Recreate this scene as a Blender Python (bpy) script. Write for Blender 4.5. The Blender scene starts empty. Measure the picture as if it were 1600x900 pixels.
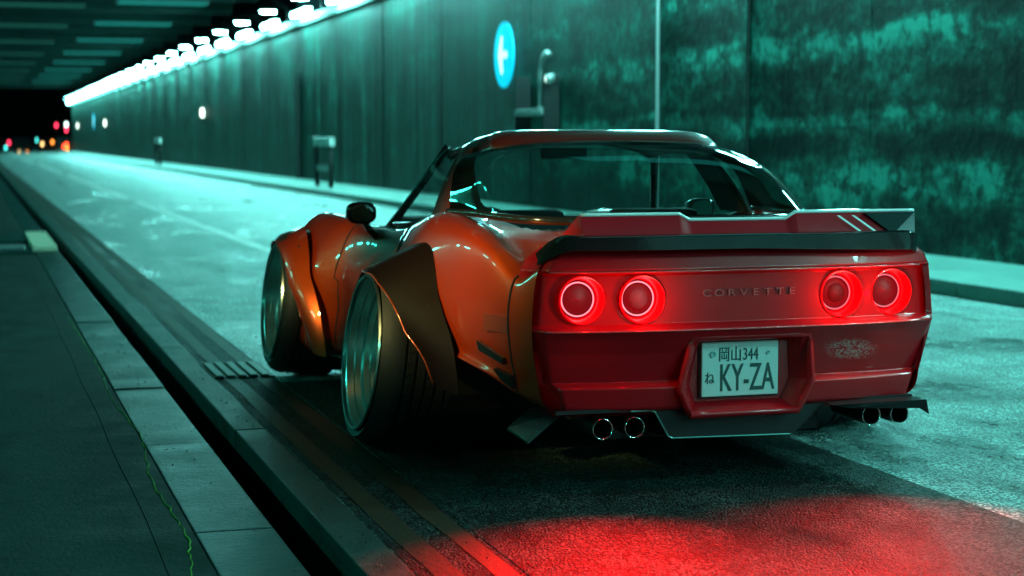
import bpy, bmesh, math, random
import numpy as np
from mathutils import Vector, Matrix
random.seed(7); np.random.seed(7)
R = math.radians
S = bpy.context.scene
C = S.collection

# ------------------------------------------------------------------ camera, world, light, exposure
F = 2700.0
YAW, PITCH, CAMH = 0.30225975772, 0.08571538654, 1.25
cam_d = bpy.data.cameras.new('camera'); cam = bpy.data.objects.new('camera', cam_d); C.objects.link(cam)
cam_d.sensor_width = 36; cam_d.lens = F/1600*36; cam_d.clip_start = .05; cam_d.clip_end = 2000
cam.location = (0, 0, CAMH); cam.rotation_euler = (math.pi/2 - PITCH, 0, -YAW)
cam_d.dof.use_dof = True; cam_d.dof.focus_distance = 6.1; cam_d.dof.aperture_fstop = 2.4
cam_d.dof.aperture_ratio = 1.5
S.camera = cam
W = bpy.data.worlds.new('World'); S.world = W; W.use_nodes = True
W.node_tree.nodes['Background'].inputs[0].default_value = (.10, .50, .52, 1)
W.node_tree.nodes['Background'].inputs[1].default_value = .06
S.view_settings.view_transform = 'Standard'; S.view_settings.look = 'None'
S.view_settings.exposure = .25; S.view_settings.gamma = 1
S.cycles.use_denoising = True
S.cycles.max_bounces = 8; S.cycles.transparent_max_bounces = 12
S.cycles.sample_clamp_indirect = 4.0
S.cycles.caustics_reflective = False; S.cycles.caustics_refractive = False
TEAL = (.16, 1.0, .74)

# ------------------------------------------------------------------ materials
def mat(name, base=(.5, .5, .5), rough=.5, metal=0., coat=0., spec=.5, emit=None, es=0., coat_rough=.03):
    m = bpy.data.materials.new(name); m.use_nodes = True
    b = m.node_tree.nodes['Principled BSDF']
    b.inputs['Base Color'].default_value = (*base, 1); b.inputs['Roughness'].default_value = rough
    b.inputs['Metallic'].default_value = metal; b.inputs['Coat Weight'].default_value = coat
    b.inputs['Coat Roughness'].default_value = coat_rough
    b.inputs['Specular IOR Level'].default_value = spec
    if emit: b.inputs['Emission Color'].default_value = (*emit, 1); b.inputs['Emission Strength'].default_value = es
    return m
class NT:
    def __init__(s, m): s.m = m; s.t = m.node_tree; s.b = s.t.nodes['Principled BSDF']
    def n(s, typ, **k):
        o = s.t.nodes.new(typ)
        for a, v in k.items():
            if a.startswith('_'): o.inputs[a[1:].replace('_', ' ')].default_value = v
            else: setattr(o, a, v)
        return o
    def l(s, a, b): s.t.links.new(a, b)
    def coords(s, scale=(1, 1, 1), rot=(0, 0, 0), loc=(0, 0, 0)):
        g = s.n('ShaderNodeNewGeometry'); mp = s.n('ShaderNodeMapping')
        mp.inputs['Scale'].default_value = scale; mp.inputs['Rotation'].default_value = rot; mp.inputs['Location'].default_value = loc
        s.l(g.outputs['Position'], mp.inputs['Vector']); return mp.outputs[0]
    def ocoords(s, scale=(1, 1, 1), loc=(0, 0, 0)):
        g = s.n('ShaderNodeTexCoord'); mp = s.n('ShaderNodeMapping')
        mp.inputs['Scale'].default_value = scale; mp.inputs['Location'].default_value = loc
        s.l(g.outputs['Object'], mp.inputs['Vector']); return mp.outputs[0]
    def noise(s, vec, scale, detail=4, rough=.6, dist=0.):
        o = s.n('ShaderNodeTexNoise'); o.inputs['Scale'].default_value = scale; o.inputs['Detail'].default_value = detail
        o.inputs['Roughness'].default_value = rough; o.inputs['Distortion'].default_value = dist
        s.l(vec, o.inputs['Vector']); return o.outputs['Fac']
    def vor(s, vec, scale, feat='F1', out='Distance'):
        o = s.n('ShaderNodeTexVoronoi', feature=feat); o.inputs['Scale'].default_value = scale
        s.l(vec, o.inputs['Vector']); return o.outputs[out]
    def ramp(s, fac, stops, interp='LINEAR'):
        o = s.n('ShaderNodeValToRGB'); o.color_ramp.interpolation = interp
        e = o.color_ramp.elements
        while len(e) < len(stops): e.new(.5)
        for k, (p, c) in enumerate(stops):
            e[k].position = p; e[k].color = (*c, 1) if isinstance(c, tuple) else (c, c, c, 1)
        s.l(fac, o.inputs[0]); return o.outputs[0]
    def mul(s, a, b, op='MULTIPLY'):
        o = s.n('ShaderNodeMath', operation=op)
        for i, v in enumerate((a, b)):
            if isinstance(v, (int, float)): o.inputs[i].default_value = v
            else: s.l(v, o.inputs[i])
        return o.outputs[0]
    def mix(s, fac, a, b):
        o = s.n('ShaderNodeMix', data_type='RGBA')
        for i, v in ((0, fac), (6, a), (7, b)):
            if isinstance(v, (int, float)): o.inputs[i].default_value = v
            elif isinstance(v, tuple): o.inputs[i].default_value = (*v, 1)
            else: s.l(v, o.inputs[i])
        return o.outputs[2]
    def bump(s, h, strength=.5, dist=.01, normal=None):
        o = s.n('ShaderNodeBump'); o.inputs['Strength'].default_value = strength; o.inputs['Distance'].default_value = dist
        s.l(h, o.inputs['Height'])
        if normal: s.l(normal, o.inputs['Normal'])
        return o.outputs[0]

def m_road(name='wet_asphalt', k=1.0, rs=0.):
    m = mat(name, (.04, .042, .045), .4, spec=.6 if k > .5 else .12); t = NT(m)
    v = t.coords()
    ag = t.vor(v, 115); ag2 = t.noise(v, 85, 3, .75)
    big = t.noise(t.coords((.9, .28, 1)), 1.3, 6, .65, .4)
    mid = t.noise(t.coords((1, .6, 1)), 6, 4, .65)
    blend = t.mul(big, t.mul(mid, .45), 'ADD')
    fl = t.vor(v, 120, 'F1', 'Color'); sf = t.n('ShaderNodeSeparateColor'); t.l(fl, sf.inputs[0])
    chips = t.mul(t.ramp(sf.outputs[0], [(.50, 0.), (.66, 1.)]), t.ramp(mid_ := t.noise(v, 3, 4, .7), [(.35, .35), (.65, 1.)]))
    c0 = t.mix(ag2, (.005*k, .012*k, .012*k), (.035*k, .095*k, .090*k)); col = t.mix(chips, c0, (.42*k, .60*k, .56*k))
    wet = t.ramp(blend, [(.52, .45), (.66, 1.0), (.80, 1.55)]); vm = t.n('ShaderNodeVectorMath', operation='MULTIPLY'); t.l(col, vm.inputs[0]); t.l(wet, vm.inputs[1]); t.l(vm.outputs[0], t.b.inputs['Base Color'])
    t.l(t.ramp(blend, [(.48, .13+rs), (.62, .28+rs), (.85, .50+rs)]), t.b.inputs['Roughness'])
    h = t.mul(t.mul(ag, -1.0), t.mul(ag2, .9), 'ADD')
    n1 = t.bump(mid, .25, .02)
    t.l(t.bump(h, 1., .013, n1), t.b.inputs['Normal'])
    return m
def m_pave(name, c0, c1, rough, sc=1., bs=.5):
    m = mat(name, c0, rough, spec=.5); m.node_tree.nodes['Principled BSDF'].inputs['Specular IOR Level'].default_value = .22; t = NT(m); v = t.coords()
    a = t.noise(v, 2.2*sc, 6, .7, .3); b = t.noise(v, 60*sc, 3, .7); d = t.noise(v, 14*sc, 5, .7)
    f = t.mul(t.mul(a, .6), t.mul(b, .4), 'ADD')
    t.l(t.mix(t.ramp(f, [(.35, 0.), (.65, 1.)]), c0, c1), t.b.inputs['Base Color'])
    t.l(t.ramp(a, [(.3, rough*.75), (.7, min(1, rough*1.3))]), t.b.inputs['Roughness'])
    h = t.mul(t.mul(d, .6), t.mul(b, .5), 'ADD')
    t.l(t.bump(h, bs, .012), t.b.inputs['Normal'])
    return m
def m_wall():
    m = mat('stained_concrete', (.2, .2, .19), .7, spec=.08); t = NT(m)
    streak = t.noise(t.coords((1, .85, .07)), 2.0, 6, .62, .2)
    blotch = t.noise(t.coords((1, .40, 1.15)), 1.0, 9, .72, .15)
    fine = t.noise(t.coords((1, 1, 1.2)), 7, 6, .72)
    bands = t.noise(t.coords((.3, .06, 1.25), loc=(0, 0, .35)), 1.1, 3, .55, .25)
    s1 = t.ramp(streak, [(.38, .05), (.52, .35), (.68, 1.)])
    s2 = t.ramp(blotch, [(.42, .0), (.54, .35), (.66, 1.)])
    s3 = t.ramp(bands, [(.44, .08), (.56, .6), (.63, 1.)])
    g = t.n('ShaderNodeNewGeometry'); sp = t.n('ShaderNodeSeparateXYZ'); t.l(g.outputs['Position'], sp.inputs[0])
    near = t.n('ShaderNodeMapRange'); near.inputs[1].default_value = 21; near.inputs[2].default_value = 30
    t.l(sp.outputs['Y'], near.inputs[0])
    wob = t.noise(t.coords((1, .55, .8), loc=(3, 1, 0)), .9, 5, .6, .3)
    zw = t.mul(t.mul(sp.outputs['Z'], t.mul(t.mul(wob, .5, 'SUBTRACT'), .55), 'ADD'), .2222)
    zb = t.ramp(zw, [(.0, .25), (.10, .15), (.15, .85), (.205, .95), (.235, .15), (.285, .05), (.305, .75), (.335, .9), (.352, .12), (.46, .03), (.50, .65), (.525, .8), (.545, .1), (.62, .05), (.66, .55), (.72, .15), (.85, .45)])
    s4 = t.ramp(blotch, [(.42, .0), (.50, .25), (.58, 1.)])
    pit = t.noise(t.coords((1, .9, 1.)), 3.2, 8, .75, .2)
    s5 = t.ramp(pit, [(.40, .1), (.52, .55), (.66, 1.)])
    nearf = t.mul(t.mul(t.mul(s4, t.mul(zb, .25, 'ADD')), s5), t.mul(t.mul(zb, s5), .22), 'ADD')
    zl = t.mul(t.mul(sp.outputs['Z'], t.mul(t.mul(wob, .5, 'SUBTRACT'), .30), 'ADD'), .2222)
    tide = t.mul(t.ramp(zl, [(.312, 0.), (.317, 1.), (.324, 0.), (.508, 0.), (.513, 1.), (.518, 0.), (.70, 0.), (.704, .7), (.708, 0.)]), t.ramp(t.noise(t.coords((1, .5, .4), loc=(0, 4, 0)), 1.1, 4, .7), [(.48, 0.), (.6, .5)]))
    nearf = t.mul(nearf, t.mul(tide, .35), 'ADD')
    loc = t.mix(near.outputs[0], t.mul(nearf, 2.1), t.mul(t.mul(s1, t.mul(s2, .45, 'ADD')), .62))
    f = t.mul(loc, t.ramp(fine, [(.35, .30), (.65, 1.30)]), 'MULTIPLY')
    t.l(t.mix(f, (.005, .0085, .008), (.036, .27, .215)), t.b.inputs['Base Color'])
    t.l(t.ramp(f, [(0., .5), (.6, .75)]), t.b.inputs['Roughness'])
    t.l(t.bump(t.mul(fine, blotch, 'ADD'), .5, .03), t.b.inputs['Normal'])
    return m
def m_paint(name='candy_red_paint'):
    m = mat(name, (.5, .02, .01), .34, metal=.6, coat=1., spec=.5, coat_rough=.025); t = NT(m)
    lw = t.n('ShaderNodeLayerWeight'); lw.inputs[0].default_value = .35
    c = t.ramp(lw.outputs['Facing'], [(0., (.88, .105, .006)), (.5, (.66, .042, .006)), (1., (.22, .008, .006))])
    fl = t.noise(t.ocoords(), 900, 1, .5)
    t.l(t.mix(t.ramp(fl, [(.45, 0.), (.75, .25)]), c, (.85, .12, .02)), t.b.inputs['Base Color'])
    return m
def m_tailpaint():
    m = mat('dark_red_tail_paint', (.38, .007, .013), .34, metal=.0, coat=.4, spec=.25, coat_rough=.03); t = NT(m)
    # worn decal on the right of the bumper: pale scratched flakes
    v = t.ocoords(); sp = t.n('ShaderNodeSeparateXYZ'); t.l(v, sp.inputs[0])
    ex = t.mul(t.mul(sp.outputs['X'], .435, 'SUBTRACT'), 8.0); ez = t.mul(t.mul(sp.outputs['Z'], .487, 'SUBTRACT'), 24.0)
    ez = t.mul(ez, t.mul(ex, .25), 'ADD')
    r2 = t.mul(t.mul(ex, ex), t.mul(ez, ez), 'ADD')
    n = t.noise(t.ocoords((1, 1, 1.8)), 34, 5, .8, 1.5)
    msk = t.mul(t.ramp(t.mul(r2, .5), [(.12, 1.), (.55, 0.)]), t.ramp(n, [(.50, 0.), (.56, 1.), (.62, .1), (.68, .9), (.74, .2)]))
    t.l(t.mix(msk, (.38, .005, .010), (.42, .36, .34)), t.b.inputs['Base Color'])
    return m
def m_carbon():
    m = mat('gloss_carbon', (.012, .013, .014), .35, coat=.15, spec=.2, coat_rough=.08); t = NT(m)
    v = t.ocoords((1, 1, 1)); w = t.n('ShaderNodeTexChecker'); w.inputs['Scale'].default_value = 160
    w.inputs[1].default_value = (.010, .011, .012, 1); w.inputs[2].default_value = (.030, .032, .034, 1)
    t.l(v, w.inputs[0]); t.l(w.outputs[0], t.b.inputs['Base Color']); return m
def m_glass(name='tinted_glass', tint=(.58, .72, .70), ior=1.45):
    m = bpy.data.materials.new(name); m.use_nodes = True; t = m.node_tree; t.nodes.clear()
    o = t.nodes.new('ShaderNodeOutputMaterial'); mx = t.nodes.new('ShaderNodeMixShader'); tr = t.nodes.new('ShaderNodeBsdfTransparent')
    gl = t.nodes.new('ShaderNodeBsdfGlossy'); lw = t.nodes.new('ShaderNodeLayerWeight'); lw.inputs[0].default_value = .5
    pw = t.nodes.new('ShaderNodeMath'); pw.operation = 'POWER'; pw.inputs[1].default_value = 5; t.links.new(lw.outputs['Facing'], pw.inputs[0])
    fr = t.nodes.new('ShaderNodeMath'); fr.operation = 'MULTIPLY_ADD'; fr.inputs[1].default_value = .9; fr.inputs[2].default_value = ((ior-1)/(ior+1))**2*1.3; t.links.new(pw.outputs[0], fr.inputs[0])
    tr.inputs[0].default_value = (*tint, 1); gl.inputs['Roughness'].default_value = .02
    gl.inputs[0].default_value = (1, 1, 1, 1)
    t.links.new(fr.outputs[0], mx.inputs[0]); t.links.new(tr.outputs[0], mx.inputs[1]); t.links.new(gl.outputs[0], mx.inputs[2])
    t.links.new(mx.outputs[0], o.inputs[0]); return m
def m_emit(name, col, st):
    m = bpy.data.materials.new(name); m.use_nodes = True; t = m.node_tree; t.nodes.clear()
    o = t.nodes.new('ShaderNodeOutputMaterial'); e = t.nodes.new('ShaderNodeEmission')
    e.inputs[0].default_value = (*col, 1); e.inputs[1].default_value = st; t.links.new(e.outputs[0], o.inputs[0]); return m
def m_tyre():
    m = mat('tyre_rubber', (.020, .021, .022), .55, spec=.4); t = NT(m)
    n = t.noise(t.ocoords(), 60, 3, .6); t.l(t.bump(n, .15, .004), t.b.inputs['Normal']); return m

M = dict(road=m_road(), patch=m_road('dark_asphalt_and_shadow', .13, .12), wall=m_wall(), paint=m_paint(), tail=m_tailpaint(), carbon=m_carbon(), glass=m_glass(),
  pave=m_pave('pavement_asphalt', (.0025, .009, .008), (.008, .034, .029), .6), slab=m_pave('slab_stone', (.003, .015, .015), (.014, .072, .070), .34, 1.3, .8),
  kerb=m_pave('kerb_stone', (.012, .026, .025), (.055, .11, .10), .42, 1.6, .7), dark=mat('matte_black', (.01, .01, .011), .6),
  farpave=m_pave('pale_concrete', (.08, .16, .145), (.17, .31, .28), .5), trim=mat('black_gloss_trim', (.012, .012, .013), .15, coat=.5),
  chrome=mat('polished_metal', (.85, .87, .87), .10, metal=1.), rim=mat('polished_rim', (.86, .90, .88), .24, metal=1.),
  tyre=m_tyre(), ceil=m_pave('ceiling_concrete', (.008, .03, .027), (.02, .07, .062), .85), steel=mat('dark_steel', (.03, .035, .035), .45, metal=.6),
  yellow=None, white=None, interior=mat('interior_black', (.014, .014, .015), .7), grey=mat('galvanised', (.35, .37, .37), .45, metal=.5))
M['pale_line'] = mat('pale_highlight_and_slit', (.9, .88, .88), .25, coat=1.)
def m_linepaint(name, c, base):
    m = mat(name, c, .5); t = NT(m); v = t.coords()
    n = t.noise(v, 30, 5, .75); b = t.noise(v, 3, 3, .6)
    f = t.ramp(t.mul(t.mul(n, .7), t.mul(b, .4), 'ADD'), [(.42, 0.), (.58, 1.)])
    t.l(t.mix(f, base, c), t.b.inputs['Base Color']); t.l(t.bump(t.noise(v, 60, 3, .7), .6, .008), t.b.inputs['Normal']); return m
M['yellow'] = m_linepaint('worn_yellow_paint', (.038, .036, .022), (.014, .018, .017))
M['white'] = m_linepaint('worn_white_paint', (.85, .85, .83), (.22, .24, .23))
M['palebar'] = mat('worn_pale_iron', (.20, .21, .20), .45, metal=.5)
M['bead'] = mat('crease_gloss_paint', (.6, .06, .07), .10, metal=.2, coat=1., coat_rough=.08)
M['frit'] = mat('black_glass_border', (.006, .006, .006), .8, spec=.0)
M['roofp'] = mat('dark_roof_paint', (.085, .012, .010), .3, coat=1., coat_rough=.03)
M['riser'] = mat('glossy_deck_red', (.50, .006, .014), .3, coat=.5, coat_rough=.04)
M['winglet'] = mat('winglet_green_reflection', (.02, .055, .048), .25, coat=1.)  # green reflection put into the left winglet's base colour
M['slot'] = mat('deep_shadow_joint', (.006, .007, .007), .9)

# ------------------------------------------------------------------ mesh helpers
def new_obj(name, me, parent=None, loc=None):
    o = bpy.data.objects.new(name, me); C.objects.link(o)
    if parent: o.parent = parent
    if loc: o.location = loc
    return o
def mesh(name, V, Fs, m, parent=None, smooth=False, kind=None, loc=None, auto=None):
    me = bpy.data.meshes.new(name); me.from_pydata([tuple(v) for v in V], [], [tuple(f) for f in Fs]); me.update()
    bm = bmesh.new(); bm.from_mesh(me); bmesh.ops.recalc_face_normals(bm, faces=bm.faces); bm.to_mesh(me); bm.free()
    me.materials.append(m)
    if smooth: me.shade_smooth()
    if auto: me.shade_smooth(); me.set_sharp_from_angle(angle=R(auto))
    o = new_obj(name, me, parent, loc)
    if kind: o['kind'] = kind
    return o
class B:
    def __init__(s): s.V = []; s.F = []
    def add(s, V, Fs):
        k = len(s.V); s.V += [tuple(v) for v in V]; s.F += [tuple(i+k for i in f) for f in Fs]; return s
    def box(s, x0, x1, y0, y1, z0, z1, bev=0.):
        if bev <= 0:
            V = [(x, y, z) for x in (x0, x1) for y in (y0, y1) for z in (z0, z1)]
            return s.add(V, [(0, 1, 3, 2), (4, 6, 7, 5), (0, 4, 5, 1), (2, 3, 7, 6), (0, 2, 6, 4), (1, 5, 7, 3)])
        bm = bmesh.new(); bmesh.ops.create_cube(bm, size=1)
        for v in bm.verts: v.co = Vector(((x0+x1)/2+v.co.x*(x1-x0), (y0+y1)/2+v.co.y*(y1-y0), (z0+z1)/2+v.co.z*(z1-z0)))
        bmesh.ops.bevel(bm, geom=bm.edges[:], offset=bev, segments=2, profile=.6, affect='EDGES')
        bm.verts.index_update(); V = [v.co[:] for v in bm.verts]; Fs = [[v.index for v in f.verts] for f in bm.faces]; bm.free()
        return s.add(V, Fs)
    def tube(s, pts, r, n=10, closed=False, cap=True):
        pts = [Vector(p) for p in pts]; N = len(pts); rings = []
        for i, p in enumerate(pts):
            a = pts[i-1] if (i > 0 or closed) else p; b = pts[(i+1) % N] if (i < N-1 or closed) else p
            d = (b-a).normalized(); up = Vector((0, 0, 1)) if abs(d.z) < .9 else Vector((0, 1, 0))
            u = d.cross(up).normalized(); w = u.cross(d)
            rr = r[i] if isinstance(r, (list, tuple)) else r
            rings.append([p+u*math.cos(2*math.pi*k/n)*rr+w*math.sin(2*math.pi*k/n)*rr for k in range(n)])
        V = [v for q in rings for v in q]; Fs = []
        for i in range(N if closed else N-1):
            j = (i+1) % N
            for k in range(n): Fs.append((i*n+k, i*n+(k+1) % n, j*n+(k+1) % n, j*n+k))
        if cap and not closed: Fs += [tuple(range(n)), tuple((N-1)*n+k for k in range(n))]
        return s.add(V, Fs)
    def lathe(s, prof, axis='x', n=48, cap=False, M4=None):      # prof: (axial, radius)
        V = []; Fs = []; N = len(prof)
        for a, r in prof:
            for k in range(n):
                t = 2*math.pi*k/n; c, d = r*math.cos(t), r*math.sin(t)
                p = {'x': (a, c, d), 'y': (c, a, d), 'z': (c, d, a)}[axis]
                V.append(M4 @ Vector(p) if M4 else p)
        for i in range(N-1):
            for k in range(n): Fs.append((i*n+k, i*n+(k+1) % n, (i+1)*n+(k+1) % n, (i+1)*n+k))
        if cap: Fs += [tuple(range(n)), tuple((N-1)*n+k for k in range(n))]
        return s.add(V, Fs)
    def grid(s, P):
        n, m = len(P), len(P[0]); V = [p for r in P for p in r]
        return s.add(V, [(i*m+j, i*m+j+1, (i+1)*m+j+1, (i+1)*m+j) for i in range(n-1) for j in range(m-1)])
    def slab(s, P, off):                                          # a grid given a thickness off = vector
        n, m = len(P), len(P[0]); s.grid(P); s.grid([[tuple(np.array(p)+np.array(off)) for p in r] for r in P])
        k0 = len(s.V)-2*n*m; k1 = k0+n*m
        bd = [i*m for i in range(n)] + [(n-1)*m+j for j in range(1, m)] + [i*m+m-1 for i in range(n-2, -1, -1)] + [j for j in range(m-2, 0, -1)]
        for a, b in zip(bd, bd[1:]+bd[:1]): s.F.append((k0+a, k0+b, k1+b, k1+a))
        return s
    def prism(s, poly, y0, y1):                                   # poly in (x,z)
        n = len(poly); V = [(x, y0, z) for x, z in poly]+[(x, y1, z) for x, z in poly]
        return s.add(V, [tuple(range(n)), tuple(range(n, 2*n))]+[(i, (i+1) % n, n+(i+1) % n, n+i) for i in range(n)])
    def obj(s, name, m, parent=None, **k): return mesh(name, s.V, s.F, m, parent, **k)
def thing(name, label, cat, loc=(0, 0, 0), group=None):
    o = bpy.data.objects.new(name, None); C.objects.link(o); o.location = loc
    o.empty_display_size = .1; return tag(o, label, cat, group)
def tag(o, label, cat, group=None):
    o['label'] = label; o['category'] = cat
    if group: o['group'] = group
    return o
def dup(root, loc, label=None):
    r = root.copy(); C.objects.link(r); r.location = loc
    if label: r['label'] = label
    for ch in list(root.children):
        c = ch.copy(); C.objects.link(c); c.parent = r
        for g in ch.children:
            d = g.copy(); C.objects.link(d); d.parent = c
    return r
def pchip(xs, ys, q):
    xs = np.array(xs, float); ys = np.array(ys, float); h = np.diff(xs); d = np.diff(ys, axis=0)/h[:, None]
    m = np.zeros_like(ys); m[0] = d[0]; m[-1] = d[-1]
    for i in range(1, len(xs)-1):
        w1, w2 = 2*h[i]+h[i-1], h[i]+2*h[i-1]; a, b = d[i-1], d[i]
        ok = a*b > 0
        with np.errstate(all='ignore'): m[i] = np.where(ok, (w1+w2)/(w1/np.where(ok, a, 1)+w2/np.where(ok, b, 1)), 0)
    out = []
    for x in q:
        i = min(max(np.searchsorted(xs, x)-1, 0), len(h)-1); t = (x-xs[i])/h[i]
        out.append((2*t**3-3*t*t+1)*ys[i]+(t**3-2*t*t+t)*h[i]*m[i]+(-2*t**3+3*t*t)*ys[i+1]+(t**3-t*t)*h[i]*m[i+1])
    return np.array(out)
def crom(P, per):                                                 # catmull-rom through points (open)
    P = [np.array(p, float) for p in P]; Q = [2*P[0]-P[1]]+P+[2*P[-1]-P[-2]]; out = []
    for i in range(1, len(Q)-2):
        for k in range(per):
            t = k/per; a, b, c, d = Q[i-1:i+3]
            out.append(.5*(2*b+(c-a)*t+(2*a-5*b+4*c-d)*t*t+(3*b-a-3*c+d)*t**3))
    out.append(P[-1]); return out

# ------------------------------------------------------------------ setting: road, pavements, wall, ceiling
YN, YF = -30., 168.
WX = 9.03
b = B(); b.add([(1.19, YN, 0), (7.52, YN, 0), (7.52, 400, 0), (1.19, 400, 0)], [(0, 1, 2, 3)]); b.obj('road', M['road'], kind='structure')
b = B(); b.add([(-60, -60, -.30), (60, -60, -.30), (60, 900, -.30), (-60, 900, -.30)], [(0, 1, 2, 3)]); b.obj('ground', M['pave'], kind='structure')
lp = B().add([(-9, YN, 0), (.645, YN, 0), (.645, 400, 0), (-9, 400, 0)], [(0, 1, 2, 3)]).obj('left_pavement', M['pave'], kind='structure')
B().box(.640, .90, YN, 400, -.29, -.016).obj('paving_bed', M['slot'], lp)
y = -1.0; slab_me = None
while y < 34:
    L = 1.66
    o = B().box(.652, .902, 0, L-.009, -.075, 0, .005).obj('paving_slab', M['slab'], lp) if slab_me is None else new_obj('paving_slab', slab_me, lp)
    slab_me = o.data; o.location = (random.uniform(-.002, .002), y-.16, random.uniform(-.001, .004)); y += L
B().box(.652, .902, y, 400, -.12, .001).obj('slab_strip', M['slab'], lp)
pts = crom([(.52, 4.1, .001), (.56, 4.8, .001), (.62, 5.5, .001), (.60, 6.4, .001), (.652, 7.3, .001), (.62, 8.4, .001), (.64, 9.8, .001), (.62, 12.5, .001)], 16)
pts = [p+np.array([random.uniform(-.007, .007), 0, 0]) for p in pts]
M['moss'] = mat('mossy_crack', (.14, .42, .05), .6)
B().tube(pts, [random.uniform(.001, .0034) for _ in pts], 5).obj('pavement_crack', M['moss'], lp)
pts = [(.516+.004*math.sin(k*.9), 3.2+k*.31, .0) for k in range(60)]
B().tube(pts, .0022, 4).obj('pavement_seam', M['slot'], lp)
# channel walls and kerb stones
M['drain'] = m_pave('channel_stone', (.012, .012, .012), (.03, .03, .03), .8)
kb = B().box(1.062, 1.17, YN, 400, -.29, -.02).obj('left_kerb', M['drain'], kind='structure')
B().box(.895, 1.07, YN, 400, -.30, -.24).obj('channel_floor', M['drain'], kb)
y = -.95; kme = None
while y < 34:
    L = 3.08
    o = B().box(1.052, 1.186, 0, L-.012, -.25, 0.004, .007).obj('kerb_stone', M['kerb'], kb) if kme is None else new_obj('kerb_stone', kme, kb)
    kme = o.data; o.location = (random.uniform(-.002, .002), y-.9, random.uniform(-.002, .002)); y += L
B().box(1.052, 1.186, y-.9, 400, -.25, .004).obj('kerb_strip', M['kerb'], kb)
# right pavement with kerb
rk = B().box(7.52, WX+.02, YN, 400, -.25, .118).obj('right_pavement', M['farpave'], kind='structure')
y = -4; kme = None
while y < 60:
    o = B().box(7.44, 7.66, 0, 1.985, -.2, .124, .015).obj('kerb_stone', M['farpave'], rk) if kme is None else new_obj('kerb_stone', kme, rk)
    kme = o.data; o.location = (0, y, 0); y += 2
B().box(7.44, 7.66, y, 400, -.2, .124).obj('kerb_strip', M['farpave'], rk)
# road markings
road = bpy.data.objects['road']
def strip(name, x0, x1, y0, y1, m, z=.004, seg=12):
    n = max(1, int((y1-y0)/.35)); P = [[(x0+random.uniform(-.006, .006), y0+(y1-y0)*i/n, z), (x1+random.uniform(-.006, .006), y0+(y1-y0)*i/n, z)] for i in range(n+1)]
    return B().grid(P).obj(name, m, road)
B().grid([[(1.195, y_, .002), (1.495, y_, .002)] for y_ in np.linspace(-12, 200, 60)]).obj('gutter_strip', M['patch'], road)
B().grid([[(1.50, y_, .003), (3.25, y_, .003)] for y_ in np.linspace(-12, 8.8, 20)]).obj('car_shadow_patch', M['patch'], road)  # dark sheet: the car's shadow painted into the road colour
strip('yellow_line', 1.235, 1.315, -5, 150, M['yellow']); strip('yellow_line', 1.40, 1.48, -5, 150, M['yellow'])
for y0, y1 in ((8.5, 36), (38, 62), (66, 90), (96, 120), (126, 150)): strip('lane_line', 3.08, 3.24, y0, y1, M['white'])
for (x, y) in ((5.3, 47.7), (2.7, 41), (5.3, 35), (5.3, 60), (5.3, 24)):
    B().box(x-.07, x+.07, y-.35, y+.35, .003, .02, .006).obj('road_stud', M['chrome'], road)

# wall: tall panels with open joints
wl = B().box(WX+.035, WX+.5, YN, YF, -.2, 4.72).obj('tunnel_wall', M['slot'], kind=None)
tag(wl, 'long stained concrete wall panelled and streaked along the right pavement', 'wall')
ys = [YN, -24.3, -18.5, -12.7, -6.9, -1.1, 4.7, 10.5, 16.3, 19.27, 22.18, 27.9, 33.7, 38.9, 44.2, 49.5]
while ys[-1] < YF-5: ys.append(ys[-1]+5.2)
ys[-1] = YF
for a, c in zip(ys, ys[1:]):
    x = WX+random.uniform(-.004, .004)
    B().box(x, WX+.045, a+.015, c-.015, .1, 4.44).obj('wall_panel', M['wall'], wl)
B().box(WX-.10, WX+.06, YN, YF, 4.46, 4.66, .02).obj('cornice', M['farpave'], wl)
lw = B().box(-9.5, -9.0, YN, YF, -.2, 6.4).obj('left_tunnel_wall', M['ceil'])
tag(lw, 'plain grey concrete wall closing the tunnel on its left side', 'wall')
th = B()
for ya, yb_ in zip(ys, ys[1:]):
    if ya < 5: continue
    for zz in (.75, 1.95, 3.15):
        for yy_ in (ya+.75, (ya+yb_)/2, yb_-.75):
            if ya > 60: continue
            th.lathe([(-.0045, .001), (-.0045, .028), (.001, .032)], 'x', 10, M4=Matrix.Translation((WX, yy_, zz)))
th.obj('tie_holes', M['slot'], wl, kind='stuff')
# pale conduit down the wall at the joint and thin ones
cn = B().tube([(WX-.025, 22.18, .12), (WX-.025, 22.18, 4.4)], .028, 8).obj('wall_conduit', M['grey'])
tag(cn, 'thin pale vertical conduit on the wall above the car roof', 'pipe')
cn = B().tube([(WX-.02, 19.27, .12), (WX-.02, 19.30, 2.3), (WX-.02, 19.24, 4.4)], .02, 6).obj('wall_conduit', M['steel'])
tag(cn, 'thin dark vertical cable on the wall right of the pale conduit', 'pipe')
cn = B().tube([(WX-.04, 49.5, .12), (WX-.04, 49.5, 3.1)], .07, 8).obj('wall_conduit', M['dark'])
tag(cn, 'dark vertical downpipe on the wall left of the hoop barrier', 'pipe')

# ceiling slab with transverse beams
ce = B().box(-14, WX+.5, YN, YF, 6.35, 6.8).obj('ceiling', M['ceil'], kind='structure')
bme = None; y = -26
while y < YF:
    o = B().box(-14, WX+.4, -.25, .25, 5.95, 6.36, .02).obj('ceiling_beam', M['ceil'], ce) if bme is None else new_obj('ceiling_beam', bme, ce)
    bme = o.data; o.location = (0, y, 0); y += 6.1
M['panel'] = m_emit('lit_beam_glow', (.02, .42, .36), .6)
M['panel2'] = m_emit('lit_beam_glow_dim', (.03, .30, .22), .3)
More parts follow.
